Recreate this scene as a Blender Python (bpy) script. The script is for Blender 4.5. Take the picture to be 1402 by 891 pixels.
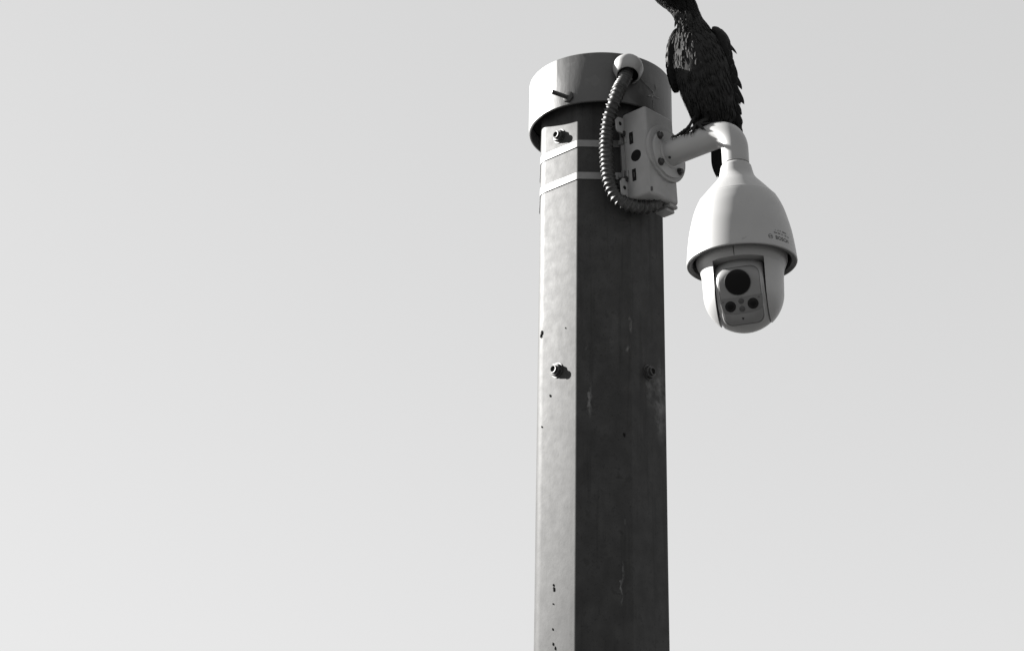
import bpy, bmesh, math, random
from mathutils import Vector, Matrix, noise
random.seed(7)
R = math.radians
sc = bpy.context.scene
for o in list(bpy.data.objects): bpy.data.objects.remove(o)
C = sc.collection

# ------------------------------------------------------------------ camera
PITCH, ROLL, FPX = R(20.6), R(1.2), 2150.0
CAM = Vector((0, 0, 1.6))
Fw = Vector((0, math.cos(PITCH), math.sin(PITCH)))
U0 = Vector((0, -math.sin(PITCH), math.cos(PITCH))); R0 = Vector((1, 0, 0))
Rt = math.cos(ROLL) * R0 + math.sin(ROLL) * U0
Up = -math.sin(ROLL) * R0 + math.cos(ROLL) * U0
cd = bpy.data.cameras.new('camera'); cam = bpy.data.objects.new('camera', cd); C.objects.link(cam)
cd.sensor_width = 36; cd.lens = FPX / 1402 * 36; cd.clip_start = .05; cd.clip_end = 5000
m = Matrix((Rt, Up, -Fw)).transposed().to_4x4(); m.translation = CAM; cam.matrix_world = m
sc.camera = cam

def at(px, py, Y):            # a point of the place at depth Y along the view
    d = Fw + (px - 701) / FPX * Rt + (445.5 - py) / FPX * Up
    return CAM + d * (Y / d.y)

# ------------------------------------------------------------------ light
SUN_AZ, SUN_EL = R(-112.5), R(27.5)     # azimuth seen from the pole, 0 = towards the camera
sd = Vector((math.sin(SUN_AZ) * math.cos(SUN_EL), -math.cos(SUN_AZ) * math.cos(SUN_EL), math.sin(SUN_EL)))
sl = bpy.data.lights.new('sun', 'SUN'); sl.energy = 5.0; sl.angle = R(.55); sl.color = (1, .985, .96)
so = bpy.data.objects.new('sun', sl); C.objects.link(so)
so.rotation_euler = (-sd).to_track_quat('-Z', 'Y').to_euler(); so.location = (-4, 4, 6)
w = bpy.data.worlds.new('World'); sc.world = w; w.use_nodes = True
nt = w.node_tree; nt.nodes.clear()
sky = nt.nodes.new('ShaderNodeTexSky'); sky.sky_type = 'NISHITA'; sky.sun_disc = False
sky.sun_elevation = SUN_EL; sky.sun_rotation = math.atan2(sd.x, sd.y)
sky.air_density = 1.0; sky.dust_density = 0.15; sky.ozone_density = 1.0
# black and white film: blue-sensitive response with a soft shoulder, the same over the whole sky
bw = nt.nodes.new('ShaderNodeSeparateColor'); pw = nt.nodes.new('ShaderNodeMath'); pw.operation = 'POWER'; pw.inputs[1].default_value = .25
ml = nt.nodes.new('ShaderNodeMath'); ml.operation = 'MULTIPLY'; ml.inputs[1].default_value = 2.0
bg = nt.nodes.new('ShaderNodeBackground'); wo = nt.nodes.new('ShaderNodeOutputWorld')
bg.inputs['Strength'].default_value = .0505
nt.links.new(sky.outputs[0], bw.inputs[0]); nt.links.new(bw.outputs[2], pw.inputs[0]); nt.links.new(pw.outputs[0], ml.inputs[0]); nt.links.new(ml.outputs[0], bg.inputs[0]); nt.links.new(bg.outputs[0], wo.inputs[0])
sc.view_settings.view_transform = 'Standard'; sc.view_settings.look = 'None'
sc.view_settings.exposure = 2.3; sc.view_settings.gamma = 1

# ------------------------------------------------------------------ materials (the photograph is black and white)
def mat(name, v, rough=.5, spec=.5, metal=0, var=.15, scale=40, bump=.0, bscale=200, spots=0, spot_v=.02, spot_scale=60, stretch=1.0, coat=0):
    m = bpy.data.materials.new(name); m.use_nodes = True; n = m.node_tree; N = n.nodes
    b = N['Principled BSDF']; b.inputs['Roughness'].default_value = rough; b.inputs['Specular IOR Level'].default_value = spec
    b.inputs['Metallic'].default_value = metal; b.inputs['Coat Weight'].default_value = coat
    tc = N.new('ShaderNodeTexCoord'); mp = N.new('ShaderNodeMapping'); mp.inputs['Scale'].default_value = (1, 1, stretch)
    n.links.new(tc.outputs['Object'], mp.inputs[0])
    nz = N.new('ShaderNodeTexNoise'); nz.inputs['Scale'].default_value = scale; nz.inputs['Detail'].default_value = 6
    n.links.new(mp.outputs[0], nz.inputs[0])
    mr = N.new('ShaderNodeMapRange'); mr.inputs[1].default_value = .3; mr.inputs[2].default_value = .7
    mr.inputs[3].default_value = v * (1 - var); mr.inputs[4].default_value = v * (1 + var)
    n.links.new(nz.outputs[0], mr.inputs[0]); out = mr.outputs[0]
    if spots:
        n2 = N.new('ShaderNodeTexNoise'); n2.inputs['Scale'].default_value = spot_scale; n2.inputs['Detail'].default_value = 3
        n.links.new(tc.outputs['Object'], n2.inputs[0])
        r2 = N.new('ShaderNodeMapRange'); r2.inputs[1].default_value = 1 - spots; r2.inputs[2].default_value = 1 - spots + .05
        n.links.new(n2.outputs[0], r2.inputs[0])
        mx = N.new('ShaderNodeMix'); mx.inputs[3].default_value = spot_v
        n.links.new(r2.outputs[0], mx.inputs[0]); n.links.new(out, mx.inputs[2]); out = mx.outputs[0]
    n.links.new(out, b.inputs['Base Color'])
    if bump:
        nb = N.new('ShaderNodeTexNoise'); nb.inputs['Scale'].default_value = bscale; nb.inputs['Detail'].default_value = 4
        n.links.new(mp.outputs[0], nb.inputs[0])
        bp = N.new('ShaderNodeBump'); bp.inputs['Strength'].default_value = bump; bp.inputs['Distance'].default_value = .002
        n.links.new(nb.outputs[0], bp.inputs['Height']); n.links.new(bp.outputs[0], b.inputs['Normal'])
    return m

def pole_mat():
    """dark weathered paint, semi gloss, with runs and scuffs at fixed places (object space)"""
    m = mat('weathered_pole_paint', .031, rough=.6, spec=.19, var=.24, scale=34, bump=.05, bscale=160, spots=.38, spot_v=.026, spot_scale=75, stretch=.8)
    n = m.node_tree; N = n.nodes; b = N['Principled BSDF']
    link = b.inputs['Base Color'].links[0]; cur = link.from_socket
    tc = N.new('ShaderNodeTexCoord'); sp = N.new('ShaderNodeSeparateXYZ'); n.links.new(tc.outputs['Object'], sp.inputs[0])
    nz = N.new('ShaderNodeTexNoise'); nz.inputs['Scale'].default_value = 55; nz.inputs['Detail'].default_value = 5
    n.links.new(tc.outputs['Object'], nz.inputs[0])
    def M(op, a, bb=None, clamp=False):
        q = N.new('ShaderNodeMath'); q.operation = op; q.use_clamp = clamp
        for i, x in enumerate((a, bb)):
            if x is None: continue
            if isinstance(x, (int, float)): q.inputs[i].default_value = x
            else: n.links.new(x, q.inputs[i])
        return q.outputs[0]
    wob = M('MULTIPLY', M('SUBTRACT', nz.outputs[0], .5), .02)
    xs = M('ADD', sp.outputs[0], wob)
    # (x, z, half width, half height, strength)
    for (x, z, hw, hh, s) in STREAKS:
        dx = M('DIVIDE', M('SUBTRACT', xs, x), hw); dz = M('DIVIDE', M('SUBTRACT', sp.outputs[2], z), hh)
        d = M('ADD', M('MULTIPLY', dx, dx), M('MULTIPLY', dz, dz))
        k = M('MULTIPLY', M('SUBTRACT', 1, d, True), s)
        k = M('MULTIPLY', k, M('MULTIPLY', M('SUBTRACT', nz.outputs[0], .38, True), 4), True)
        mx = N.new('ShaderNodeMix'); n.links.new(k, mx.inputs[0]); n.links.new(cur, mx.inputs[2]); mx.inputs[3].default_value = .17
        cur = mx.outputs[0]
    n.links.new(cur, b.inputs['Base Color'])
    # vertical rain marks and grime mottling
    mp2 = N.new('ShaderNodeMapping'); mp2.inputs['Scale'].default_value = (1, 1, .05); n.links.new(tc.outputs['Object'], mp2.inputs[0])
    for src, sc_, lo, hi, tgt, am in ((mp2.outputs[0], 90, .56, .70, .014, .5), (tc.outputs['Object'], 240, .60, .70, .006, .5), (tc.outputs['Object'], 9, .52, .66, .018, .35), (tc.outputs['Object'], 620, .62, .70, .005, .6)):
        n3 = N.new('ShaderNodeTexNoise'); n3.inputs['Scale'].default_value = sc_; n3.inputs['Detail'].default_value = 5; n.links.new(src, n3.inputs[0])
        r3 = N.new('ShaderNodeMapRange'); r3.inputs[1].default_value = lo; r3.inputs[2].default_value = hi; r3.inputs[4].default_value = am; n.links.new(n3.outputs[0], r3.inputs[0])
        m3 = N.new('ShaderNodeMix'); m3.inputs[3].default_value = tgt; n.links.new(r3.outputs[0], m3.inputs[0]); n.links.new(cur, m3.inputs[2]); cur = m3.outputs[0]
    n.links.new(cur, b.inputs['Base Color'])
    # gloss varies
    mr = N.new('ShaderNodeMapRange'); mr.inputs[3].default_value = .53; mr.inputs[4].default_value = .68
    n.links.new(nz.outputs[0], mr.inputs[0]); n.links.new(mr.outputs[0], b.inputs['Roughness'])
    return m

PX, PY = .1835, 3.05
def zpx(py, X, Y):            # height of the point over (X, Y) seen at row py
    lo, hi = 0, 6
    for _ in range(40):
        mid = (lo + hi) / 2; d = Vector((X, Y, mid)) - CAM
        y = 445.5 - FPX * d.dot(Up) / d.dot(Fw)
        if y > py: lo = mid
        else: hi = mid
    return lo
FY = PY - .129
def streak(px, y0, y1, hw, s):
    a = at(px, (y0 + y1) / 2, FY); z0 = zpx(y0, a.x, FY); z1 = zpx(y1, a.x, FY)
    return (a.x - PX, (z0 + z1) / 2, hw, abs(z0 - z1) / 2, s)
STREAKS = [streak(808, 512, 575, .004, .8), streak(863, 432, 458, .005, .8), streak(860, 468, 482, .004, .8),
           streak(853, 765, 800, .003, .8), streak(852, 790, 830, .002, .7), streak(856, 708, 720, .003, .35),
           streak(803, 465, 480, .003, .3), streak(909, 475, 600, .018, .6), streak(895, 485, 560, .012, .4), streak(843, 420, 500, .014, .10),
           streak(830, 640, 700, .02, .06)]
mPole = pole_mat()
mCap = mat('weathered_cap_paint', .032, rough=.46, spec=.6, var=.3, scale=16, bump=.3, bscale=70, spots=.42, spot_v=.048, spot_scale=30, stretch=.3)
def cap_patch(m):
    n = m.node_tree; N = n.nodes; b = N['Principled BSDF']; cur = b.inputs['Base Color'].links[0].from_socket
    tc = N.new('ShaderNodeTexCoord'); sp = N.new('ShaderNodeSeparateXYZ'); n.links.new(tc.outputs['Object'], sp.inputs[0])
    nz = N.new('ShaderNodeTexNoise'); nz.inputs['Scale'].default_value = 45; nz.inputs['Detail'].default_value = 4; n.links.new(tc.outputs['Object'], nz.inputs[0])
    def mrng(src, a, c, lo=0, hi=1):
        q = N.new('ShaderNodeMapRange'); q.inputs[1].default_value = a; q.inputs[2].default_value = c; q.inputs[3].default_value = lo; q.inputs[4].default_value = hi; n.links.new(src, q.inputs[0]); return q.outputs[0]
    def mul(a, c):
        q = N.new('ShaderNodeMath'); q.operation = 'MULTIPLY'; n.links.new(a, q.inputs[0]); n.links.new(c, q.inputs[1]); return q.outputs[0]
    paler = mrng(sp.outputs[0], -.1005, -.0995, 1, 0)                # paler part of the cap ends in a straight edge
    a_ = N.new('ShaderNodeMath'); a_.operation = 'MULTIPLY_ADD'; a_.inputs[1].default_value = .03; n.links.new(nz.outputs[0], a_.inputs[0]); n.links.new(sp.outputs[2], a_.inputs[2])
    worn = mrng(a_.outputs[0], 3.238, 3.248, 0, 1); w2 = mrng(sp.outputs[0], -.132, -.127, 1, 0)
    mxm = N.new('ShaderNodeMath'); mxm.operation = 'MAXIMUM'; n.links.new(worn, mxm.inputs[0]); n.links.new(w2, mxm.inputs[1])
    k = mul(paler, mxm.outputs[0])
    mx = N.new('ShaderNodeMix'); mx.inputs[3].default_value = .22; n.links.new(k, mx.inputs[0]); n.links.new(cur, mx.inputs[2]); n.links.new(mx.outputs[0], b.inputs['Base Color'])
cap_patch(mCap)
mInner = mat('dark_cap_lining', .02, rough=.8, spec=.2)
mSteel = mat('dull_steel', .036, rough=.5, metal=.3, var=.3, scale=150)
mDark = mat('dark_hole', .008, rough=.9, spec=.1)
mStrap = mat('stainless_strap', .12, rough=.40, spec=.8, metal=.1, var=.1, scale=60)
mBox = mat('box_enamel', .20, rough=.45, var=.10, scale=28, bump=.08, bscale=60, spots=.31, spot_v=.12, spot_scale=70)
mWhite = mat('white_enamel', .25, rough=.38, var=.05, scale=14, spots=.30, spot_v=.21, spot_scale=90)
mFace = mat('grey_module_plastic', .155, rough=.4, var=.03)
mIR = mat('lamp_panel_plastic', .11, rough=.35, var=.03)
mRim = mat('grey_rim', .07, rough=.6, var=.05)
mGlass = mat('black_glass', .005, rough=.15, spec=.12, var=.0)
mLed = mat('smoked_lamp_glass', .010, spec=.12, rough=.4, var=.3, scale=300)
mLed2 = mat('smoked_small_lamp', .035, rough=.4, var=.4, scale=500)
mHose = mat('galvanised_hose', .036, rough=.52, metal=.1, spec=.4, var=.4, scale=110)
mInk = mat('dark_print', .04, rough=.6, spec=.2)
mFeather = mat('black_plumage', .0050, rough=.6, spec=.10, var=.35, scale=130, bump=.1, bscale=400)
mBreast = mat('breast_plumage', .021, rough=.85, spec=.08, var=.45, scale=90, bump=.15, bscale=300)
mLeg = mat('black_scaly_leg', .009, rough=.6, spec=.2, bump=.4, bscale=500)
mGround = mat('asphalt', .05, rough=.9, var=.25, scale=3, bump=.3, bscale=40)
mConc = mat('concrete_footing', .3, rough=.85, var=.15, scale=12)

# ------------------------------------------------------------------ helpers
def link(name, bm, ma, parent=None, smooth=35, label=None):
    me = bpy.data.meshes.new(name); bmesh.ops.recalc_face_normals(bm, faces=bm.faces); bm.to_mesh(me); bm.free()
    me.materials.append(ma)
    me.polygons.foreach_set('use_smooth', [True] * len(me.polygons))
    try: me.set_sharp_from_angle(angle=R(smooth))
    except Exception: pass
    o = bpy.data.objects.new(name, me); C.objects.link(o)
    if parent: o.parent = parent
    if label: o['label'] = label
    return o
def thing(name, label, cat, mtx=None, group=None):
    o = bpy.data.objects.new(name, None); C.objects.link(o); o.empty_display_size = .05
    o['label'] = label; o['category'] = cat
    if group: o['group'] = group
    if mtx is not None: o.matrix_world = mtx
    return o
def loft(bm, rings, cap=True, closed=True):
    vs = [[bm.verts.new(p) for p in r] for r in rings]; n = len(rings[0])
    for a, b in zip(vs, vs[1:]):
        for i in range(n if closed else n - 1):
            bm.faces.new((a[i], a[(i + 1) % n], b[(i + 1) % n], b[i]))
    if cap and closed:
        bm.faces.new(vs[0][::-1]); bm.faces.new(vs[-1])
    return vs
def revolve(bm, prof, segs=64, o=(0, 0, 0), mtx=None, cap=True):
    rings = []
    for r, z in prof:
        ring = [Vector((o[0] + r * math.sin(2 * math.pi * i / segs), o[1] - r * math.cos(2 * math.pi * i / segs), o[2] + z)) for i in range(segs)]
        if mtx is not None: ring = [mtx @ p for p in ring]
        rings.append(ring)
    return loft(bm, rings, cap)
def disc_solid(bm, c, nrm, r, h, segs=24, bev=0, upv=None, start=0.0):
    """solid cylinder from c along nrm"""
    q = Vector(nrm).normalized().to_track_quat('Z', 'Y').to_matrix().to_4x4(); q.translation = Vector(c)
    prof = [(r, 0), (r, h)] if not bev else [(r, 0), (r, h - bev), (r - bev * .3, h - bev * .3), (r - bev, h)]
    q = q @ Matrix.Rotation(start, 4, 'Z')
    return revolve(bm, prof, segs, mtx=q)
def tube(bm, pts, rad, segs=14, cap=True):
    pts = [Vector(p) for p in pts]; n = len(pts)
    T = [(pts[min(i + 1, n - 1)] - pts[max(i - 1, 0)]).normalized() for i in range(n)]
    a = Vector((0, 0, 1)) if abs(T[0].z) < .9 else Vector((1, 0, 0)); N_ = T[0].cross(a).normalized(); rings = []
    for i, p in enumerate(pts):
        N_ = (N_ - N_.dot(T[i]) * T[i]).normalized(); B = T[i].cross(N_)
        r = rad[i] if isinstance(rad, (list, tuple)) else rad
        rings.append([p + r * (math.cos(t) * N_ + math.sin(t) * B) for t in [2 * math.pi * k / segs for k in range(segs)]])
    return loft(bm, rings, cap)
def catmull(P, n=8):
    P = [Vector(p) for p in P]; out = []
    for i in range(len(P) - 1):
        a, b, c, d = P[max(i - 1, 0)], P[i], P[i + 1], P[min(i + 2, len(P) - 1)]
        for k in range(n):
            t = k / n
            out.append(.5 * ((2 * b) + (c - a) * t + (2 * a - 5 * b + 4 * c - d) * t * t + (3 * b - a - 3 * c + d) * t ** 3))
    out.append(P[-1]); return out
def box(bm, lo, hi, bev=0, seg=2, mtx=None):
    r = bmesh.ops.create_cube(bm, size=1); vs = r['verts']
    for v in vs: v.co = Vector([lo[k] + (v.co[k] + .5) * (hi[k] - lo[k]) for k in range(3)])
    if bev:
        es = list({e for v in vs for e in v.link_edges})
        rr = bmesh.ops.bevel(bm, geom=es, offset=bev, segments=seg, profile=.5, affect='EDGES'); vs = list({v for f in rr['faces'] for v in f.verts} | {v for v in vs if v.is_valid})
    if mtx is not None:
        for v in vs: v.co = mtx @ v.co
def prism(bm, pts, y0, y1):
    """outline in local x-z, from depth y0 to y1"""
    a = [bm.verts.new((x, y0, z)) for x, z in pts]; b = [bm.verts.new((x, y1, z)) for x, z in pts]; n = len(pts)
    bm.faces.new(a); bm.faces.new(b[::-1])
    for i in range(n): bm.faces.new((a[i], a[(i + 1) % n], b[(i + 1) % n], b[i]))

# ------------------------------------------------------------------ ground
bm = bmesh.new(); S = 1500
v = [bm.verts.new(p) for p in ((-S, -S, 0), (S, -S, 0), (S, S, 0), (-S, S, 0))]; bm.faces.new(v)
g = link('ground', bm, mGround); g['kind'] = 'structure'

# ------------------------------------------------------------------ pole
pole = thing('metal_pole', 'tall dark octagonal metal pole with a round cap on top, standing against the sky', 'pole', Matrix.Translation((PX, PY, 0)))
AZ = [-23 + 45 * k for k in range(8)]; PR = .139; ZTOP = 3.26
def octo(r, z, bev=.007, nb=5):
    pts = []
    for a in AZ:
        c = Vector((r * math.sin(R(a)), -r * math.cos(R(a)), z))
        # rounded press-brake corner
        rc = .036 if a in (247, 292) else .010         # the corner by the seam is pressed rounder
        cc = c * 1.0; cen = Vector(((r - rc / math.cos(R(22.5))) * math.sin(R(a)), -(r - rc / math.cos(R(22.5))) * math.cos(R(a)), z))
        for k in range(nb + 1):
            b = a - 22.5 + 45 * k / nb
            pts.append(cen + Vector((rc * math.sin(R(b)), -rc * math.cos(R(b)), 0)))
    return pts
bm = bmesh.new()
zs = [.03 + (ZTOP - .03) * i / 60 for i in range(61)]
rings = []
for z in zs:
    ring = octo(PR, z)
    for p in ring:
        d = noise.noise(Vector((p.x * 6, p.y * 6, z * 3))) * .0006
        q = Vector((p.x, p.y, 0)).normalized(); p += q * d
    rings.append(ring)
loft(bm, rings); link('shaft', bm, mPole, pole, 50)
bm = bmesh.new(); box(bm, (-.25, -.25, .004), (.25, .25, .03), .004); link('base_plate', bm, mPole, pole)
for sx in (-1, 1):
    for sy in (-1, 1):
        bm = bmesh.new(); disc_solid(bm, (sx * .2, sy * .2, .03), (0, 0, 1), .022, .02, 6); disc_solid(bm, (sx * .2, sy * .2, .049), (0, 0, 1), .012, .03, 12)
        link('anchor_bolt', bm, mSteel, pole)
# cap: an open sleeve with a closed top
ZB, ZT = 3.191, 3.308; CR = .1555
bm = bmesh.new()
revolve(bm, [(.100, ZT + .012), (CR - .012, ZT + .003), (CR - .002, ZT), (CR, ZT - .003), (CR, ZB + .0015), (CR - .0015, ZB), (CR - .004, ZB), (CR - .0045, ZB + .003), (CR - .0045, ZT - .01), (.08, ZT - .008)], 128)
cap = link('pole_cap', bm, mCap, pole, 40)
bm = bmesh.new(); revolve(bm, [(CR - .006, ZB + .03), (CR - .006, ZB + .034), (.12, ZB + .034), (.12, ZB + .03)], 96, cap=False)
# closing lining between sleeve and shaft
link('cap_lining', bm, mInner, cap)
# caulk smear / bird splash on the cap near the conduit hood (a low relief crust)
bm = bmesh.new()
def on_cap(px, py, r=CR + .0006):
    lo = None
    for k in range(0, 200):
        Y = PY - r + k * r / 200
        p = at(px, py, Y); dd = math.hypot(p.x - PX, p.y - PY)
        if dd <= r: return Vector((p.x - PX, p.y - PY, p.z))
    return Vector((p.x - PX, p.y - PY, p.z))
def smear(line, wd):
    pts = catmull([on_cap(x, y) for x, y in line], 5); n = len(pts)
    prev = None
    for i, p in enumerate(pts):
        t = (pts[min(i + 1, n - 1)] - pts[max(i - 1, 0)]).normalized(); nr = Vector((p.x, p.y, 0)).normalized(); s = t.cross(nr).normalized()
        ww = wd * (.55 + .9 * abs(noise.noise(Vector((i * .7, wd * 900, 3))))) * (1 if 0 < i < n - 1 else .3)
        row = [bm.verts.new(p - s * ww), bm.verts.new(p + nr * .0008), bm.verts.new(p + s * ww)]
        if prev:
            for k in range(2): bm.faces.new((prev[k], prev[k + 1], row[k + 1], row[k]))
        prev = row
smear([(877, 108), (884, 115), (890, 122), (895, 129)], .0012)
smear([(897, 116), (898, 123), (895, 130), (892, 134)], .0022)
smear([(887, 132), (893, 131), (899, 134), (903, 135)], .0020)
smear([(893, 124), (895, 130), (896, 133)], .0035)
smear([(894, 137), (895, 143), (895, 150)], .0016)
mSm = mat('pale_smear', .2, rough=.8, var=.4, scale=200)
link('dried_smear', bm, mSm, cap)
# threaded stud through the cap with its nut
def stud(az, z, r0, L, parent, name='set_bolt', hollow=False, nutr=.010, rr=.0042, daz=None):
    d = Vector((math.sin(R(az)), -math.cos(R(az)), 0)); p = d * r0 + Vector((0, 0, z))
    if daz is not None: p = p - d * .004; d = Vector((math.sin(R(daz)), -math.cos(R(daz)), 0))
    if hollow:
        bm = bmesh.new()
        q = d.to_track_quat('Z', 'Y').to_matrix().to_4x4(); q.translation = p - d * .004
        revolve(bm, [(rr, 0), (rr, L), (rr - .0008, L + .0006), (rr - .0024, L + .0004), (rr - .003, L - .002), (rr - .003, L - .012), (.0003, L - .0122)], 28, mtx=q)
        o = link(name, bm, mSteel, parent)
        bm = bmesh.new(); disc_solid(bm, p + d * (L - .0145), d, rr - .0034, .001, 20); link('bore', bm, mDark, o)
    else:
        bm = bmesh.new(); n = 60; pts = []; rad = []
        for k in range(n + 1):
            pts.append(p + d * (L * k / n - .004)); rad.append(rr * (1 - .12 * (k % 2)) if k < n - 1 else rr * .8)
        tube(bm, pts, rad, 16); o = link(name, bm, mSteel, parent, 60)
    bm = bmesh.new(); d = Vector((math.sin(R(az)), -math.cos(R(az)), 0)); disc_solid(bm, p - d * .003, d, nutr, .011, 6, .001, start=.3); disc_solid(bm, p - d * .002, d, nutr * 1.18, .0035, 24)
    link('hex_nut', bm, mSteel, o)
stud(-29, zpx(135, PX - .082, PY - .13), CR, .050, cap, 'set_bolt', nutr=.0125, daz=-56, rr=.0048)
faz = lambda k: AZ[k] - 22.5
def face_stud(py, k, dx=0):
    a = faz(k); X = PX + .128 * math.sin(R(a)); Y = PY - .128 * math.cos(R(a))
    stud(a + dx, zpx(py, X, Y), .1285, .0165, pole, 'socket_bolt', True, .0135, .0086)
face_stud(187, 0); face_stud(507, 0); face_stud(510, 2)
def spot(px, py, Yf, r, seed, name='rust_chip'):
    """ragged chip of rust raised on a shaft face; walks the view ray onto the octagon"""
    random.seed(seed)
    for k in range(4000):
        Y = PY - .16 + k * .0001; p = at(px, py, Y); q = Vector((p.x - PX, p.y - PY))
        for a in range(8):
            n_ = Vector((math.sin(R(faz(a))), -math.cos(R(faz(a)))))
        if all(q.dot(Vector((math.sin(R(faz(a))), -math.cos(R(faz(a)))))) <= .1290 for a in range(8)): break
    best = max(range(8), key=lambda a: q.dot(Vector((math.sin(R(faz(a))), -math.cos(R(faz(a)))))))
    n3 = Vector((math.sin(R(faz(best))), -math.cos(R(faz(best))), 0)); t3 = Vector((-n3.y, n3.x, 0)); c = Vector((q.x, q.y, p.z))
    bm = bmesh.new(); ks = 11; a_ = []; b_ = []
    for i in range(ks):
        an = 2 * math.pi * i / ks; rr = r * random.uniform(.35, 1.3)
        o_ = t3 * math.cos(an) * rr * .8 + Vector((0, 0, 1)) * math.sin(an) * rr * 2.1
        a_.append(bm.verts.new(c + o_ - n3 * .001)); b_.append(bm.verts.new(c + o_ * .85 + n3 * .0009))
    bm.faces.new(b_)
    for i in range(ks): bm.faces.new((a_[i], a_[(i + 1) % ks], b_[(i + 1) % ks], b_[i]))
    link(name, bm, mDark, pole, 20)
for i, (x, y, r) in enumerate([(741.5, 455, .0030), (740.5, 459.5, .0026), (753, 541.5, .0016), (741.5, 584, .0010), (757.5, 800, .0014), (758, 806, .0019), (757, 826, .0009),
                               (756.5, 861, .0014), (757, 881, .0016), (760, 887, .0018), (855, 595, .0030), (774, 449, .0008)]):
    spot(x, y, 0, r, i)

# ------------------------------------------------------------------ mount frame shared by box, straps and camera arm
BC = Vector((.2995, 2.885, 3.0650))
M0 = Matrix.Translation(BC) @ Matrix.Rotation(R(-2.8), 4, 'Y') @ Matrix.Rotation(R(46.5), 4, 'Z')
AX = .010
MC = Matrix.Translation(M0 @ Vector((AX, 0, 0))) @ Matrix.Rotation(R(-1.4), 4, 'Y') @ Matrix.Rotation(R(46.5), 4, 'Z')
boxo = thing('junction_box', 'pale enamelled junction box strapped to the side of the pole below its cap', 'junction box', M0)
BW, BD, BH = .0475, .062, .100
bm = bmesh.new(); box(bm, (-BW, 0, -BH), (BW, BD, BH - .003), .0065, 3); link('housing', bm, mBox, boxo, 40)
# round raised boss behind the arm flange
AX = .010
def dy(c, r, y0, y1, segs=48, bev=.002, ma=mBox, name='boss', parent=boxo):
    bm = bmesh.new(); disc_solid(bm, (c[0], y0, c[1]), (0, -1, 0), r, y0 - y1, segs, bev); return link(name, bm, ma, parent, 40)
dy((AX + .002, .004), .062, .001, -.006, 64, .003, mBox, 'boss')
# openings in the side wall: slots and a knockout hole
def side_rect(y0, y1, z0, z1, ma, name, t=.0012):
    bm = bmesh.new(); box(bm, (-BW - t, y0, z0), (-BW + .004, y1, z1)); return link(name, bm, ma, boxo)
bm = bmesh.new(); disc_solid(bm, (-BW + .002, .030, -.008), (-1, 0, 0), .0125, .0027, 32); link('knockout_hole', bm, mDark, boxo)
side_rect(.035, .044, .022, .048, mDark, 'slot'); side_rect(.033, .042, -.062, -.036, mDark, 'slot')
# rear mounting plate with an ear at the top and one at the bottom
for nm, z0, z1, ext in (('mounting_ear', .050, .084, .024), ('mounting_ear', -.093, -.054, .020)):
    bm = bmesh.new()
    pts = [(-BW + .002, z0), (-BW - ext + .004, z0), (-BW - ext, z0 + .004), (-BW - ext - .001, z1 - .008), (-BW - ext + .006, z1), (-BW + .002, z1 + .002)]
    prism(bm, pts, BD - .006, BD - .0025); e = link(nm, bm, mBox, boxo)
    bm = bmesh.new(); zc = z1 - .014 if z0 > 0 else z0 + .018
    disc_solid(bm, (-BW - ext * .55, BD - .004, zc), (0, -1, 0), .0042, .0028, 16); link('ear_hole', bm, mDark, e)
bm = bmesh.new(); box(bm, (-BW + .006, BD - .002, -.088), (BW - .004, BD + .012, .088), .003); link('back_plate', bm, mBox, boxo)
bm = bmesh.new(); box(bm, (-.03, BD + .011, -.075), (.02, BD + .03, .075), .003); link('stand_off', bm, mSteel, boxo)
# lid lug, front screw, and drip clip under the right corner
bm = bmesh.new(); box(bm, (-BW + .003, -.003, -BH + .004), (-BW + .0065, .004, -BH + .013), .001); link('lid_lug', bm, mSteel, boxo)
bm = bmesh.new(); box(bm, (BW - .026, .004, -BH - .007), (BW + .001, .030, -BH + .001), .0025, 2); box(bm, (BW - .030, .010, -BH - .016), (BW - .002, .04, -BH - .0085), .003, 2); box(bm, (BW - .010, .012, -BH - .009), (BW - .004, .02, -BH - .006))
link('latch', bm, mBox, boxo)

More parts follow.
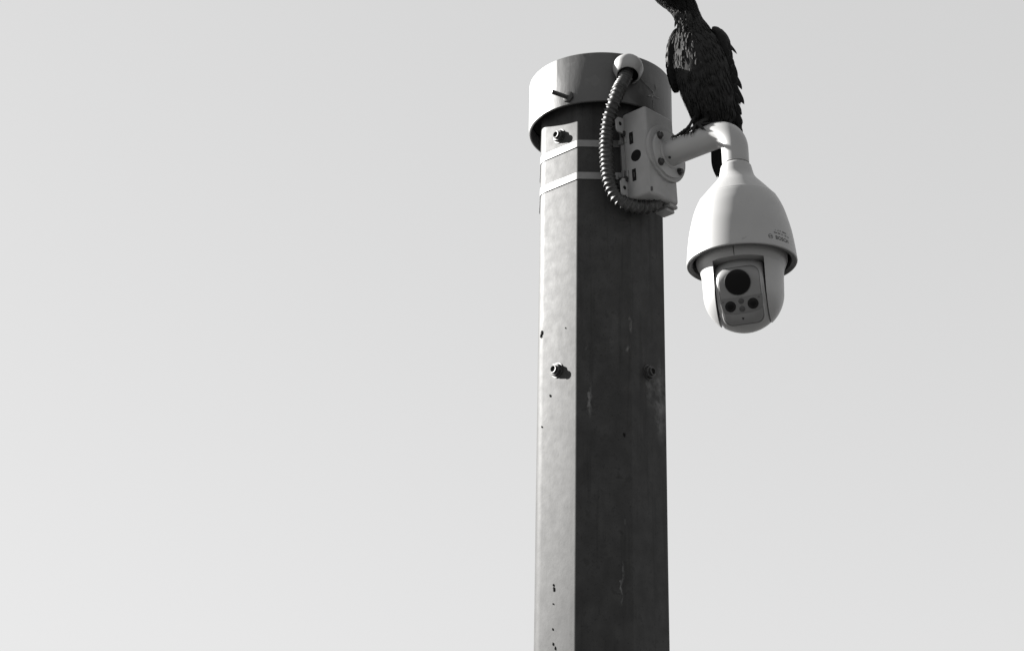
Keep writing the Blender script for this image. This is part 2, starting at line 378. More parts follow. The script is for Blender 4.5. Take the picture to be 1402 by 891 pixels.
# steel straps round the pole (they belong to the box they hold)
def strap(py, wd=.0155):
    z = zpx(py, PX, FY)
    bm = bmesh.new(); rings = []
    o_ = octo(PR + .0018, 0, .007, 5); i_ = octo(PR - .001, 0, .007, 5); n = len(o_)
    def ring(pts, zz): return [bm.verts.new(Vector((PX + p.x, PY + p.y, z + zz + .05 * 0))) for p in pts]
    A = ring(o_, wd / 2); B = ring(o_, -wd / 2); Cc = ring(i_, -wd / 2 ); D = ring(i_, wd / 2)
    for i in range(n):
        j = (i + 1) % n
        bm.faces.new((A[i], B[i], B[j], A[j])); bm.faces.new((B[i], Cc[i], Cc[j], B[j])); bm.faces.new((D[i], A[i], A[j], D[j]))
    inv = M0.inverted(); bm.transform(inv); s = link('strap', bm, mStrap, boxo, 30); return z
for py, sy, sz in ((197, .0395, .034), (241, .0375, -.049)):
    z = strap(py)
    # tongue of strap running from the pole into the slot of the box
    bm = bmesh.new(); a = M0.inverted() @ Vector((PX + .03, PY - .1335, z)); b = Vector((-BW - .0005, sy - .001, sz))
    for off, hh in ((0, .0055),):
        t = (b - a).normalized(); up = Vector((0, 0, 1)); nn = t.cross(up).normalized()
        vv = []
        for p in (a, b):
            for s1 in (-1, 1):
                for s2 in (-1, 1): vv.append(bm.verts.new(p + up * hh * s1 + nn * .0009 * s2))
        for f in ((0, 1, 3, 2), (4, 6, 7, 5), (0, 4, 5, 1), (2, 3, 7, 6), (0, 2, 6, 4), (1, 5, 7, 3)): bm.faces.new([vv[i] for i in f])
    for k in (.35, .62):
        p = a.lerp(b, k); box(bm, (p.x - .006, p.y - .004, p.z - .0085), (p.x + .006, p.y + .003, p.z + .0085), .001)
    tg = link('strap_tongue', bm, mStrap, boxo, 30)
    bm = bmesh.new(); p = a.lerp(b, .62); o_ = .0125 if sz > 0 else -.0115; box(bm, (p.x - .010, p.y - .002, p.z + o_ - .0055), (p.x + .008, p.y + .008, p.z + o_ + .0055), .001); link('strap_buckle', bm, mInner, tg)

# ------------------------------------------------------------------ conduit
cond = thing('flexible_conduit', 'ribbed flexible conduit curving from a white hood on the pole cap under the junction box', 'conduit')
hc = at(860, 93.5, 2.890)
inw = (Vector((PX, PY, hc.z)) - hc).normalized(); ax = Vector((-.05, -.28, -1)).normalized()
path = [hc + Vector((0, 0, .006)), at(855, 108, 2.880), at(848.5, 121, 2.874), at(841.5, 138, 2.870), at(835, 157, 2.879), at(831.5, 178, 2.887), at(830, 202, 2.890), at(831.5, 230, 2.890),
        at(835.6, 252, 2.890), at(845, 270, 2.889), at(861, 280.5, 2.889), at(880, 283.5, 2.896), at(895, 281, 2.90), at(902, 274, 2.905), at(904, 262, 2.908)]
cp = catmull(path, 60)
# resample by length so ribs are even
L = [0]
for a, b in zip(cp, cp[1:]): L.append(L[-1] + (b - a).length)
def along(s):
    import bisect
    i = min(max(bisect.bisect(L, s) - 1, 0), len(cp) - 2); t = (s - L[i]) / max(L[i + 1] - L[i], 1e-9); return cp[i].lerp(cp[i + 1], t)
pitch = .0102; tot = L[-1]; n = int(tot / .00085); pts = [along(tot * k / n) for k in range(n + 1)]
def rib(s_, ang):
    coarse = min(max((s_ - .062) / .012, 0), 1)
    p_ = pitch * (.62 + .38 * coarse); ph = ((s_ / p_ + ang / (2 * math.pi)) % 1.0) - .5
    return .0128 + .0012 * (1 - coarse) + (.0007 + .0017 * coarse) * (math.exp(-(ph / .17) ** 2) * 1.6 - .6)
bm = bmesh.new(); rings = []; N_ = None
for k, p in enumerate(pts):
    T_ = (pts[min(k + 1, n)] - pts[max(k - 1, 0)]).normalized()
    if N_ is None: N_ = T_.cross(Vector((1, 0, 0))).normalized()
    N_ = (N_ - N_.dot(T_) * T_).normalized(); B_ = T_.cross(N_)
    rings.append([p + rib(tot * k / n, a) * (math.cos(a) * N_ + math.sin(a) * B_) for a in [2 * math.pi * q / 28 for q in range(28)]])
loft(bm, rings); link('ribbed_hose', bm, mHose, cond, 180)
# hood (weather head) on the cap
bm = bmesh.new()
q = (-ax).to_track_quat('Z', 'Y').to_matrix().to_4x4(); q.translation = hc
prof = [(.0005, .0225), (.010, .0220), (.018, .0200), (.0255, .0150), (.0305, .0075), (.0322, 0), (.0312, -.007), (.0280, -.016), (.0243, -.0245), (.0230, -.0256), (.0216, -.0250), (.0225, -.020), (.026, -.012), (.026, 0), (.015, .012), (.0005, .015)]
bm2 = bmesh.new(); disc_solid(bm2, hc + ax * .010, ax, .0262, .002, 32)  # dark disc stands in for the shade inside the hood mouth
revolve(bm, prof, 48, mtx=q @ Matrix.Diagonal((1.0, 1.15, .88, 1)))
wh = link('weather_hood', bm, mWhite, cond, 60); link('hood_shade_disc', bm2, mDark, wh)
bm = bmesh.new(); disc_solid(bm, hc + inw * .010 + Vector((0, 0, .002)), inw, .025, .03, 40); link('hood_base', bm, mWhite, cond)

# ------------------------------------------------------------------ dome camera
camo = thing('security_camera', 'white dome security camera hanging from the curved arm beside the pole', 'security camera', MC)
def cy(x, z, r, y0, y1, name, ma, parent, segs=48, bev=.0015, sm=40):
    bm = bmesh.new(); disc_solid(bm, (x, y0, z), (0, -1, 0), r, y0 - y1, segs, bev); return link(name, bm, ma, parent, sm)
fl = cy(0, 0, .0505, -.0055, -.012, 'flange', mWhite, camo, 64, .002)
for x in (-.032, .032):
    for z in (-.029, .031):
        bm = bmesh.new(); disc_solid(bm, (x, -.0115, z), (0, -1, 0), .0082, .0025, 24); disc_solid(bm, (x, -.0135, z), (0, -1, 0), .0062, .006, 6, .001, start=random.random())
        link('flange_bolt', bm, mSteel, fl)
AL = .172; TR = .0265; BR = .046
pts = [Vector((0, -.011, 0)), Vector((0, -.05, 0)), Vector((0, -.09, 0))]
for k in range(17):
    a = math.pi / 2 * k / 16; pts.append(Vector((0, -(AL - BR) - BR * math.sin(a), -BR + BR * math.cos(a))))
pts.append(Vector((0, -AL, -.0752)))
bm = bmesh.new(); tube(bm, pts, [TR * 1.0] * len(pts), 48); arm = link('arm', bm, mWhite, camo, 50)
bm = bmesh.new(); tube(bm, [(0, -.011, 0), (0, -.014, 0), (0, -.0155, 0)], [TR + .0045, TR + .0035, TR], 48); link('weld_ring', bm, mWhite, arm)
bm = bmesh.new(); disc_solid(bm, (-.018, -.026, -.0185), (-.7, 0, -.7), .003, .0015, 12); link('drain_screw', bm, mSteel, arm)
Z0 = -.0682                         # collar joint, row 218 of the photograph
K = .00156
def hz(y): return Z0 - (y - 218) * K
hp = [(222, 18.6), (224.6, 18.7), (225.2, 17.7), (226.2, 18.3), (228.5, 20.9), (234, 22.3), (243, 24.8), (250, 29.6), (257, 36.2), (264, 42.6), (275.5, 52.8), (276.1, 53.6), (276.8, 53.7), (280, 55.8), (287, 59.2), (295, 62.4), (308, 66.2), (322, 69.6), (340, 72.4), (356, 74.2), (360.5, 74.6), (361.6, 74.0), (361.8, 72.6), (360.5, 71.6), (352, 70.6), (335, 69), (330, 60)]
Kr = .001415
def hood_r(z):
    y = 218 - (z - Z0) / K
    for (y0, r0), (y1, r1) in zip(hp[:21], hp[1:21]):
        if y0 <= y <= y1: return (r0 + (r1 - r0) * (y - y0) / (y1 - y0)) * Kr
    return .1
# smooth the outer profile between its key rows
def cr(P, n):
    P = [Vector((a, b, 0)) for a, b in P]; return [(p.x, p.y) for p in catmull(P, n)]
prof = [(r * Kr, hz(y)) for y, r in hp[:3]] + [(r * Kr, hz(y)) for y, r in cr(hp[3:11], 5)] + [(hp[11][1] * Kr, hz(hp[11][0]))] + [(r * Kr, hz(y)) for y, r in cr(hp[12:21], 6)] + [(r * Kr, hz(y)) for y, r in hp[21:]]
bm = bmesh.new(); revolve(bm, prof, 128, o=(0, -AL, 0)); hood = link('hood', bm, mWhite, camo, 55)
bm = bmesh.new(); revolve(bm, [(71.4 * Kr, hz(358)), (73.2 * Kr, hz(362.4)), (71.0 * Kr, hz(362.8)), (66.8 * Kr, hz(360)), (66.8 * Kr, hz(345)), (71.2 * Kr, hz(345))], 96, o=(0, -AL, 0), cap=False)
link('rim_ring', bm, mRim, hood, 30)
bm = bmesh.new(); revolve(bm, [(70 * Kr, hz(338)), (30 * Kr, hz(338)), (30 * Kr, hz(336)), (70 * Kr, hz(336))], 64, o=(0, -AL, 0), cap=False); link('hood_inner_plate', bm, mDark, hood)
# turret: collar + two side yokes with a slot for the tilting module
YAW = -62; BCz = hz(400.5); HW = 35.6 * Kr * .955
Myaw = Matrix.Translation((0, -AL, 0)) @ Matrix.Rotation(R(YAW), 4, 'Z')
tur = []
zc = hz(370)
col = [(62.5 * Kr, hz(346)), (61.5 * Kr, hz(360)), (58.6 * Kr, hz(366)), (57.0 * Kr, zc + .0004)]
bm = bmesh.new(); revolve(bm, [(.02, hz(346))] + col + [(.02, zc)], 96, mtx=Myaw); turret = link('turret', bm, mWhite, camo, 40)
for s in (-1, 1):
    bm = bmesh.new(); pr = [(57 * Kr, zc + .001), (55.6 * Kr, hz(374)), (54.6 * Kr, hz(385))]
    for k in range(0, 25):
        a = math.pi / 2 * k / 24; pr.append((max(53.9 * Kr * math.cos(a), .0004), BCz - 53.6 * Kr * math.sin(a)))
    revolve(bm, pr, 112)
    r_ = bmesh.ops.bisect_plane(bm, geom=bm.verts[:] + bm.edges[:] + bm.faces[:], plane_co=(s * HW, 0, 0), plane_no=(-s, 0, 0), clear_outer=True)
    es = [e for e in r_['geom_cut'] if isinstance(e, bmesh.types.BMEdge)]
    bmesh.ops.contextual_create(bm, geom=es)
    bm.transform(Myaw); link('side_yoke', bm, mWhite, turret, 30)
# tilting module
Mm = Myaw @ Matrix.Translation((0, 0, BCz)) @ Matrix.Rotation(R(20.5), 4, 'X') @ Matrix.Rotation(R(-2.5), 4, 'Y')
PXm = Kr * .945
def H(u, v, flat=43.5):         # height of the module front (in pixel units) : sphere softly flattened
    q_ = 55.5 ** 2 - u * u - v * v
    s_ = math.sqrt(q_) if q_ > 0 else 0
    k = 3.0; return -k * math.log(math.exp(-s_ / k) + math.exp(-flat / k))
bm = bmesh.new(); rings = []
# body: stack of rings in u, each an outline in the (v, w) plane
for i in range(31):
    u = -34.9 + 69.8 * i / 30; ue = max(-34, min(34, u)); e = .0
    if i in (0, 30): e = 1.2
    rr = math.sqrt(55.5 ** 2 - ue * ue) - e; ring = []
    for k in range(72):
        a = 2 * math.pi * k / 72; v_, w_ = rr * math.sin(a), rr * math.cos(a)
        if w_ > 0: w_ = min(w_, H(ue, v_) if True else w_)
        ring.append(Vector((ue * PXm * (1 if 0 < i < 30 else 1.0), -max(w_, -60) * PXm, v_ * PXm)))
    rings.append(ring)
loft(bm, rings); bm.transform(Mm); mod = link('tilting_module', bm, mWhite, turret, 40)
def rr_outline(hw, top, bot, rt, rb, n=10, waist=0):
    pts = []
    for (cx, cz, r, a0) in ((hw - rt, top - rt, rt, 90), (hw - rb - waist, bot + rb, rb, 0), (-hw + rb + waist, bot + rb, rb, -90), (-hw + rt, top - rt, rt, -180)):
        for k in range(n + 1):
            a = R(a0 - 90 * k / n); pts.append((cx + r * math.cos(a), cz + r * math.sin(a)))
    return pts
def plate(pts, lift, name, ma, parent, bev=1.2, thick=2.0, sub=22, arch=0):
    """plate that follows the module front: concentric rings from the outline to the centre"""
    dense = []
    for (xa, za), (xb, zb) in zip(pts, pts[1:] + pts[:1]):
        k_ = max(1, int(math.hypot(xb - xa, zb - za) / 2))
        dense += [(xa + (xb - xa) * j / k_, za + (zb - za) * j / k_) for j in range(k_)]
    pts = dense
    bm = bmesh.new(); cx = sum(p[0] for p in pts) / len(pts); cz = sum(p[1] for p in pts) / len(pts)
    def P(u, v, l): return bm.verts.new(Mm @ Vector((u * PXm, -(H(u, v) + l) * PXm, v * PXm)))
    rows = [[P(u, v, -thick) for u, v in pts], [P(u, v, lift - bev * .6) for u, v in pts]]
    for j in range(sub):
        f = 1 - bev / 30 if j == 0 else (1 - j / sub)
        rows.append([P(cx + (u - cx) * f, cz + (v - cz) * f, lift) for u, v in pts])
    n = len(pts)
    for a, b in zip(rows, rows[1:]):
        for i in range(n): bm.faces.new((a[i], a[(i + 1) % n], b[(i + 1) % n], b[i]))
    c = bm.verts.new(Mm @ Vector((cx * PXm, -(H(cx, cz) + lift) * PXm, cz * PXm)))
    for i in range(n): bm.faces.new((rows[-1][i], rows[-1][(i + 1) % n], c))
    return link(name, bm, ma, parent, 25)
fp = plate(rr_outline(31.5, 41.5, -44, 15, 12, 8, 1.5), 2.4, 'bezel', mWhite, mod, 2.2)
plate(rr_outline(29.9, 38.9, -43, 13.5, 12, 8, 1.5), 2.6, 'groove_ring', mRim, mod, .5)  # grey ring, the dark of the faceplate groove put in as colour
fp2 = plate(rr_outline(29, 38.0, -42, 13, 12, 8, 1.5), 2.9, 'faceplate', mFace, mod, .8)
ir = plate([(-30, -3.0), (-12, -3.6), (10, -3.6), (30, -3.0), (29.5, -14), (28, -22), (24, -25.0), (10, -27.2), (-10, -27.2), (-24, -25.0), (-28, -22), (-29.5, -14)], 3.4, 'lamp_panel', mIR, mod, .8)
def lensd(u, v, r, l0, l1, name, ma, parent, segs=40, bev=.3):
    l0 += 1.4; l1 += 1.4
    c = Mm @ Vector((u * PXm, -(H(u, v) + l0) * PXm, v * PXm)); nn = (Mm.to_3x3() @ Vector((0, -1, 0))).normalized()
    bm = bmesh.new(); disc_solid(bm, c, nn, r * PXm, (l1 - l0) * PXm, segs, bev * PXm); return link(name, bm, ma, parent, 40)
LX, LZ = -1.5, 17
lensd(LX, LZ, 18.6, 1.2, 2.1, 'lens_ring', mRim, fp2, 64)
lensd(LX, LZ, 17.7, 1.5, 2.5, 'lens', mGlass, fp2, 64)
for u, v, r in ((-16, -15.5, 7.6), (15.5, -15.0, 7.6)):
    b_ = lensd(u, v, r, 1.0, 2.6, 'lamp', mLed, ir, 36); lensd(u, v, r * .55, 2.5, 2.9, 'lamp_glass', mGlass, b_, 24)
for u, v, r in ((-.3, -9.6, 4.0), (-.3, -20.6, 4.2)): lensd(u, v, r, 1.0, 2.5, 'small_lamp', mLed2, ir, 24)
for u, v in ((-25.8, -8.0), (24.5, -7.0)): lensd(u, v, 1.3, 1.5, 2.5, 'panel_screw', mRim, ir, 12)
lensd(-1.2, -34, 2.2, 1.3, 1.9, 'sensor_mark', mDark, fp2, 3)
# vertical seam in the collar above the module
bm = bmesh.new(); a0 = R(YAW - 4)
for aa, z0_, z1_, ww in ((YAW - 3.5, hz(347), hz(369.5), .0006),):
    d = Vector((math.sin(R(aa)), -math.cos(R(aa)), 0)); t = Vector((d.y, -d.x, 0)); o_ = Vector((0, -AL, 0))
    for (za, zb, ra, rb) in ((hz(347), hz(360), 62.5, 61.6), (hz(360), hz(366), 61.6, 58.7), (hz(366), hz(369.5), 58.7, 57.1)):
        vs = [bm.verts.new(o_ + d * (ra * Kr + .0002) - t * ww + Vector((0, 0, za))), bm.verts.new(o_ + d * (ra * Kr + .0002) + t * ww + Vector((0, 0, za))),
              bm.verts.new(o_ + d * (rb * Kr + .0002) + t * ww + Vector((0, 0, zb))), bm.verts.new(o_ + d * (rb * Kr + .0002) - t * ww + Vector((0, 0, zb)))]
        bm.faces.new(vs)
link('seam', bm, mDark, turret)
# printing on the hood: emblem, maker's word, two lines of small print
def wrap(a, z, lift=.0003):       # a in degrees round the hood
    r = hood_r(z) + lift; return Vector((r * math.sin(R(a)), -AL - r * math.cos(R(a)), z))
def text_mesh(s, size):
    cu = bpy.data.curves.new('print', 'FONT'); cu.body = s; cu.size = size; cu.offset = size * .02; cu.resolution_u = 2
    o = bpy.data.objects.new('print', cu); C.objects.link(o); bpy.context.view_layer.update()
    me = bpy.data.meshes.new_from_object(o.evaluated_get(bpy.context.evaluated_depsgraph_get())); bpy.data.objects.remove(o); return me
def print_on(s, size, a0, z, name, sx=1.0):
    me = text_mesh(s, size); bm = bmesh.new(); bm.from_mesh(me)
    for v_ in bm.verts:
        zz = z + v_.co.y; v_.co = wrap(a0 + math.degrees(v_.co.x * sx / .102), zz)
    link(name, bm, mInk, hood)
zt = hz(352.5)
print_on('BOSCH', .0108, -17.5, zt, 'lettering', 1.0)
bm = bmesh.new()
def arc_strip(r0, r1, a0, a1, ac, zc_, n=16):
    pr_ = None
    for k in range(n + 1):
        t = R(a0 + (a1 - a0) * k / n)
        row = [bm.verts.new(wrap(ac + math.degrees(r * math.cos(t) / .102), zc_ + r * math.sin(t))) for r in (r0, r1)]
        if pr_: bm.faces.new((pr_[0], pr_[1], row[1], row[0]))
        pr_ = row
ec, ez = -23.5, zt + .0037
arc_strip(.0040, .0049, 0, 360, ec, ez, 28)
for s in (-1, 1): arc_strip(.0016, .0027, 90 - s * 90 - 55, 90 - s * 90 + 55, ec, ez, 8)
for z_ in (0,): 
    vs = [bm.verts.new(wrap(ec + math.degrees(x / .102), ez + y)) for x, y in ((-.002, -.0004), (.002, -.0004), (.002, .0004), (-.002, .0004))]; bm.faces.new(vs)
link('emblem', bm, mInk, hood)
bm = bmesh.new(); random.seed(3)
for (zz, a_s, runs) in ((zt + .0125, -18.5, ((0, 4), (5.5, 8), (10.5, 13), (15.5, 18.5), (20.5, 23))), (zt + .0185, -16.5, ((0, .8), (3.2, 4.6), (6.5, 8), (10.3, 17)))):
    for r0, r1 in runs:
        a = r0
        while a < r1:
            wda = random.uniform(.35, .75); h = random.choice((.0018, .0024, .0028))
            vs = [bm.verts.new(wrap(a_s + x, zz + y)) for x, y in ((a, 0), (a + wda, 0), (a + wda, h), (a, h))]; bm.faces.new(vs); a += wda + .3
link('small_print', bm, mInk, hood)

# ------------------------------------------------------------------ crow
bird = thing('crow', 'black crow perched on the curved white camera arm, its head turned left', 'bird')
PXW = .00143
secs = [  # centre x, row, Y, half width px, half depth m
    (975, 190, 2.900, 5, .006), (975, 183, 2.893, 15, .020), (976, 174, 2.885, 26, .030), (977, 162, 2.876, 32, .040), (974, 148, 2.868, 35, .048), (969, 130, 2.862, 38, .055), (964, 110, 2.858, 39.5, .058),
    (960, 90, 2.855, 40, .058), (957, 72, 2.856, 38, .054), (953, 57, 2.858, 33, .048), (950, 45, 2.861, 27, .040), (948.5, 36, 2.863, 22.5, .033), (943, 26, 2.864, 20.2, .029), (935.5, 14, 2.862, 22, .028),
    (926, 3, 2.858, 28, .030), (919, -9, 2.852, 28.5, .034), (911, -21, 2.846, 26, .035), (902, -31, 2.842, 23, .031), (896, -39, 2.84, 16, .022), (892, -44, 2.839, 7, .01)]
def spline1(xs, t):
    i = min(int(t), len(xs) - 2); f = t - i; a, b, c, d = xs[max(i - 1, 0)], xs[i], xs[i + 1], xs[min(i + 2, len(xs) - 1)]
    return .5 * (2 * b + (c - a) * f + (2 * a - 5 * b + 4 * c - d) * f * f + (3 * b - a - 3 * c + d) * f ** 3)
def body_pt(t, ang, grow=0.0):
    cx, cyy, Y, hw, hd = [spline1([s[k] for s in secs], t) for k in range(5)]
    c = at(cx, cyy, Y); return c + Rt * ((hw * PXW + grow) * math.cos(ang)) + Fw * ((hd + grow) * math.sin(ang))
bm = bmesh.new(); rings = []; NS = 90; NA = 48
for i in range(NS):
    t = (len(secs) - 1) * i / (NS - 1)
    ring = []
    for k in range(NA):
        a = 2 * math.pi * k / NA; p = body_pt(t, a); q = (p - body_pt(t, a, -.01)).normalized()
        ring.append(p + q * (-.0006 + .0006 * noise.noise(Vector((p.x * 120, p.y * 120, p.z * 55))) + .0020 * noise.noise(p * 40)))
    rings.append(ring)
loft(bm, rings); body = link('body', bm, mBreast, bird, 180); body.data.materials.append(mFeather)
for p_ in body.data.polygons:
    rr_ = min(p_.vertices) // NA; kk = (sum(p_.vertices) / len(p_.vertices)) % NA
    if (len(secs) - 1) * rr_ / (NS - 1) > 12.0 + .5 * math.sin(kk * 1.3) or (len(secs) - 1) * rr_ / (NS - 1) < 2.0: p_.material_index = 1
def blade(bm, a, b, width, nrm, bend=0, n=7, thick=.0008, pointed=1.0, root=.45, tf=.62):
    """one feather: a thin solid lens-section leaf from a to b"""
    a, b = Vector(a), Vector(b); t = (b - a).normalized(); nn = Vector(nrm); nn = (nn - nn.dot(t) * t).normalized(); s = t.cross(nn)
    rings = []
    for i in range(n):
        f = i / (n - 1); wv = width * (root + (1 - root) * math.sin(min(f / .55, 1) * math.pi / 2)) * (1 - max(0, (f - tf) / (1 - tf)) ** (1.5 + pointed)) + width * .03
        p = a.lerp(b, f) + nn * bend * math.sin(math.pi * f); th = thick * (1 - .7 * f)
        rings.append([p - s * wv - nn * th, p + nn * th, p + s * wv - nn * th, p - nn * th * 1.6])
    loft(bm, rings)
# contour plumage: overlapping feathers on the body, pointing tailwards
for nm, sel in (('plumage', 0), ('breast_plumage', 1)):
    bm = bmesh.new(); random.seed(11 + sel)
    for row in range(90):
        t = 1.7 + (len(secs) - 3.2) * row / 89
        for k in range(52):
            a = 2 * math.pi * (k + .5 * (row % 2) + random.uniform(-.25, .25)) / 52
            tt = t + random.uniform(-.1, .1)
            breast = math.sin(a) < .2 and tt < 12.3 + random.uniform(-.8, .8)
            if breast != bool(sel): continue
            if breast and random.random() < .62: continue
            p = body_pt(tt, a, .0008); d = (body_pt(max(tt - .35, 0), a, .0006) - p)
            if d.length < 1e-5: continue
            d.normalize(); q = (p - body_pt(tt, a, -.012)).normalized()
            ln = random.uniform(.014, .021) * (1 if tt < 11 else .62)
            d = (d + Rt * random.uniform(-.16, .16)).normalized()
            blade(bm, p, p + d * ln + q * random.uniform(-.0009, .0004), ln * random.uniform(.10, .16), q, .0003, 4, .00016, .8)
    link(nm, bm, (mFeather, mBreast)[sel], bird, 180)
# throat hackles
bm = bmesh.new(); random.seed(4)
for k in range(46):
    x0 = random.uniform(924, 945); y0 = random.uniform(14, 34); p = at(x0, y0, 2.832 + abs(x0 - 940) * .0006); b = at(x0 + random.uniform(-3, 4), y0 + random.uniform(9, 15), 2.822 + abs(x0 - 940) * .0008)
    blade(bm, p, b, .0016, (0, -1, 0), .001, 5, .0005, 1)
link('throat_hackles', bm, mBreast, bird, 70)
# wings
def wing(name, covert, feathers, nrm, label):
    bm = bmesh.new(); rings = []
    for i in range(28):
        t = (len(covert) - 1) * i / 27; cx, cyy, Y, hw, hd = [spline1([s[k] for s in covert], t) for k in range(5)]; c = at(cx, cyy, Y)
        rings.append([c + Rt * (hw * PXW * math.cos(2 * math.pi * k / 24)) + Fw * (hd * math.sin(2 * math.pi * k / 24)) for k in range(24)])
    loft(bm, rings); random.seed(5)
    for row in range(15):
        t = .3 + (len(covert) - 1.5) * row / 14
        for k in range(12):
            a = 2 * math.pi * (k + .5 * (row % 2)) / 12; cx, cyy, Y, hw, hd = [spline1([s[j] for s in covert], t) for j in range(5)]
            o_ = Rt * math.cos(a) * hw * PXW + Fw * math.sin(a) * hd; c = at(cx, cyy, Y) + o_
            c2x, c2y, c2Y = [spline1([s[j] for s in covert], min(t + .5, len(covert) - 1)) for j in range(3)]; d = (at(c2x, c2y, c2Y) - at(cx, cyy, Y)).normalized()
            blade(bm, c, c + d * .022 + o_.normalized() * .001, .005, o_, .0008, 5, .0005, .5)
    w_ = link(name, bm, mFeather, bird, 60, label)
    for (x0, y0, Y0, x1, y1, Y1, wd, be) in feathers:
        bm = bmesh.new(); blade(bm, at(x0, y0, Y0), at(x1, y1, Y1), wd, nrm, be, 12, .0011, 1.2, .6); link('feather', bm, mFeather, w_, 60)
wing('wing', [(978, 37, 2.868, 3, .006), (982, 43, 2.868, 9, .02), (986, 54, 2.868, 12.5, .032), (988, 70, 2.870, 13, .04), (991, 92, 2.874, 13, .042), (996, 115, 2.880, 13, .038), (1000, 140, 2.888, 12, .03), (1005, 165, 2.896, 9, .02), (1009, 188, 2.90, 5, .01)],
     [(990, 50, 2.86, 1009, 74, 2.856, .0036, .0), (994, 70, 2.86, 1010, 108, 2.862, .006, .002), (997, 88, 2.862, 1016, 123, 2.864, .006, .001), (999, 100, 2.866, 1019, 143, 2.872, .0075, -.004),
      (997, 110, 2.872, 1012, 160, 2.878, .008, .0), (998, 110, 2.876, 1015, 186, 2.892, .0085, -.001), (996, 118, 2.882, 1016, 205, 2.902, .009, 0), (992, 120, 2.89, 1010, 214, 2.91, .009, 0), (986, 120, 2.9, 1001, 218, 2.915, .009, 0)],
     (.25, -.95, .1), None)
wing('wing', [(930, 38, 2.876, 3, .006), (926, 46, 2.874, 6, .016), (923, 58, 2.872, 7.5, .026), (921, 74, 2.874, 7, .032), (921, 90, 2.878, 6.5, .03), (922.5, 104, 2.882, 5, .022), (924, 114, 2.886, 2.5, .01)],
     [(920, 60, 2.862, 920.5, 120, 2.872, .0048, .001), (924, 70, 2.87, 922.5, 112, 2.882, .005, .001), (925, 66, 2.89, 924, 104, 2.90, .005, 0)],
     (-.5, -.85, 0), None)
# tail
for i, (x1, y1) in enumerate(((981.5, 243), (984.5, 244.5), (990, 243), (996, 240), (1001, 238))):
    bm = bmesh.new(); blade(bm, at(979 + i * 5, 150, 2.90 + .002 * i), at(x1, y1, 2.925 + .0015 * i), .0105, (-.1, -1, 0), .002, 24, .0011, .6, .8, .74); link('tail_feather', bm, mFeather, bird, 60)
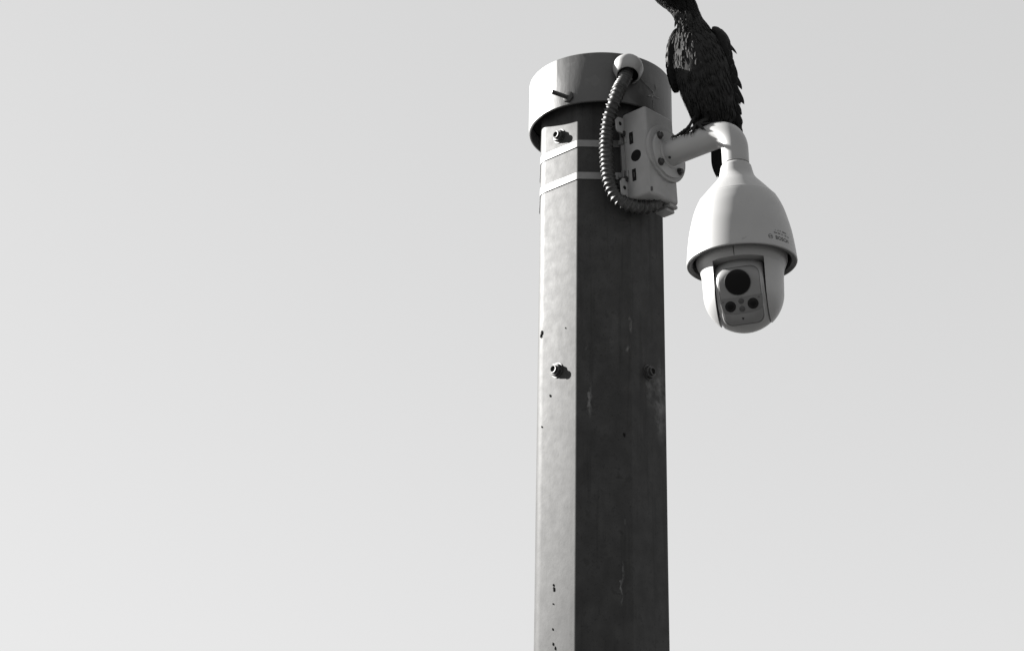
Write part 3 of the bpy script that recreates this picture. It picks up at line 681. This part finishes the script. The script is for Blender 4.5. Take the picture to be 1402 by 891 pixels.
# thighs, legs, toes, claws: feet grip the arm
TA = MC
def armp(s, ph, h=0.0):       # a point on the arm: distance from the box face, angle (90 = top, 180 = near side)
    if s <= AL - BR: return TA @ Vector(((TR + h) * math.cos(R(ph)), -s, (TR + h) * math.sin(R(ph))))
    a = min((s - (AL - BR)) / BR, math.pi / 2); r = TR + h
    rad = BR + r * math.sin(R(ph)); return TA @ Vector((r * math.cos(R(ph)), -(AL - BR) - rad * math.sin(a), -BR + rad * math.cos(a)))
def leg(s, ph, knee, toes, hind):
    ank = armp(s, ph, .010)
    bm = bmesh.new(); tube(bm, catmull([knee, knee.lerp(ank, .55) + Vector((0, -.002, 0)), ank], 6), [.0042] * 3 + [.0034] * 4 + [.003] * 3 + [.0038] * 2 + [.004], 12); lg = link('leg', bm, mLeg, bird, 60)
    for (s1, p1, s2, p2, s3, p3) in toes:
        P = catmull([ank, armp(s1, p1, .006), armp(s2, p2, .0042), armp(s3, p3, .003)], 6); n = len(P)
        rad = [.0036 - .0012 * i / n + .0006 * math.sin(i * 1.9) for i in range(n)]
        bm = bmesh.new(); tube(bm, P, rad, 10); to = link('toe', bm, mLeg, lg, 60)
        d = (P[-1] - P[-3]).normalized(); q_ = (P[-1] - armp(s3, p3, -.02)).normalized()
        CP = catmull([P[-1] - d * .001, P[-1] + d * .004 + q_ * .0022, P[-1] + d * .008 + q_ * .001, P[-1] + d * .010 - q_ * .002], 4)
        bm = bmesh.new(); tube(bm, CP, [.0019 * (1 - .9 * i / (len(CP) - 1)) for i in range(len(CP))], 8)
        # claw shares the toe's mesh level: a part of the leg
        link('claw', bm, mLeg, lg, 60)
k1 = at(953, 158, 2.845); k2 = at(967, 163, 2.842)
leg(.070, 108, k1, ((.060, 106, .048, 110, .038, 118), (.060, 120, .053, 130, .046, 138), (.064, 98, .054, 92, .046, 90)), None)
leg(.098, 118, k2, ((.088, 126, .080, 138, .076, 150), (.096, 132, .094, 146, .092, 158), (.106, 134, .112, 148, .118, 160), (.105, 105, .115, 98, .122, 92)), None)
bm = bmesh.new()
for (x0, y0, x1, y1, r0, r1, Ya, Yb) in ((957, 138, 953, 163, .020, .005, 2.856, 2.842), (970, 142, 966, 167, .022, .0055, 2.855, 2.843)):
    P = [at(x0, y0, Ya).lerp(at(x1, y1, Yb), k / 6) for k in range(7)]; tube(bm, P, [r0 + (r1 - r0) * (k / 6) ** .8 for k in range(7)], 16)
    random.seed(9)
    for k in range(60):
        f = random.random(); p = P[0].lerp(P[-1], f * .9); r_ = r0 + (r1 - r0) * (f * .9) ** .8; a = random.uniform(0, 2 * math.pi); o_ = Rt * math.cos(a) + Fw * math.sin(a); d = (P[-1] - P[0]).normalized()
        blade(bm, p + o_ * r_, p + o_ * r_ * .8 + d * random.uniform(.009, .014), .0026, o_, .0006, 5, .0004, .8)
link('thigh_feathers', bm, mFeather, bird, 70)
# beak and eye (just above the frame)
hb = at(896, -30, 2.835); tip = at(850, -40, 2.80); bm = bmesh.new()
P = [hb.lerp(tip, k / 10) + Vector((0, 0, .004 * math.sin(math.pi * k / 10))) for k in range(11)]
tube(bm, P, [.0125 * (1 - (k / 10) ** 1.6) + .0008 for k in range(11)], 16); link('beak', bm, mLeg, bird, 60)
for Yo, dx in ((2.815, 903), (2.872, 903)):
    bm = bmesh.new(); bmesh.ops.create_uvsphere(bm, u_segments=16, v_segments=10, radius=.0048); bm.transform(Matrix.Translation(at(dx, -30, Yo))); link('eye', bm, mGlass, bird, 180)
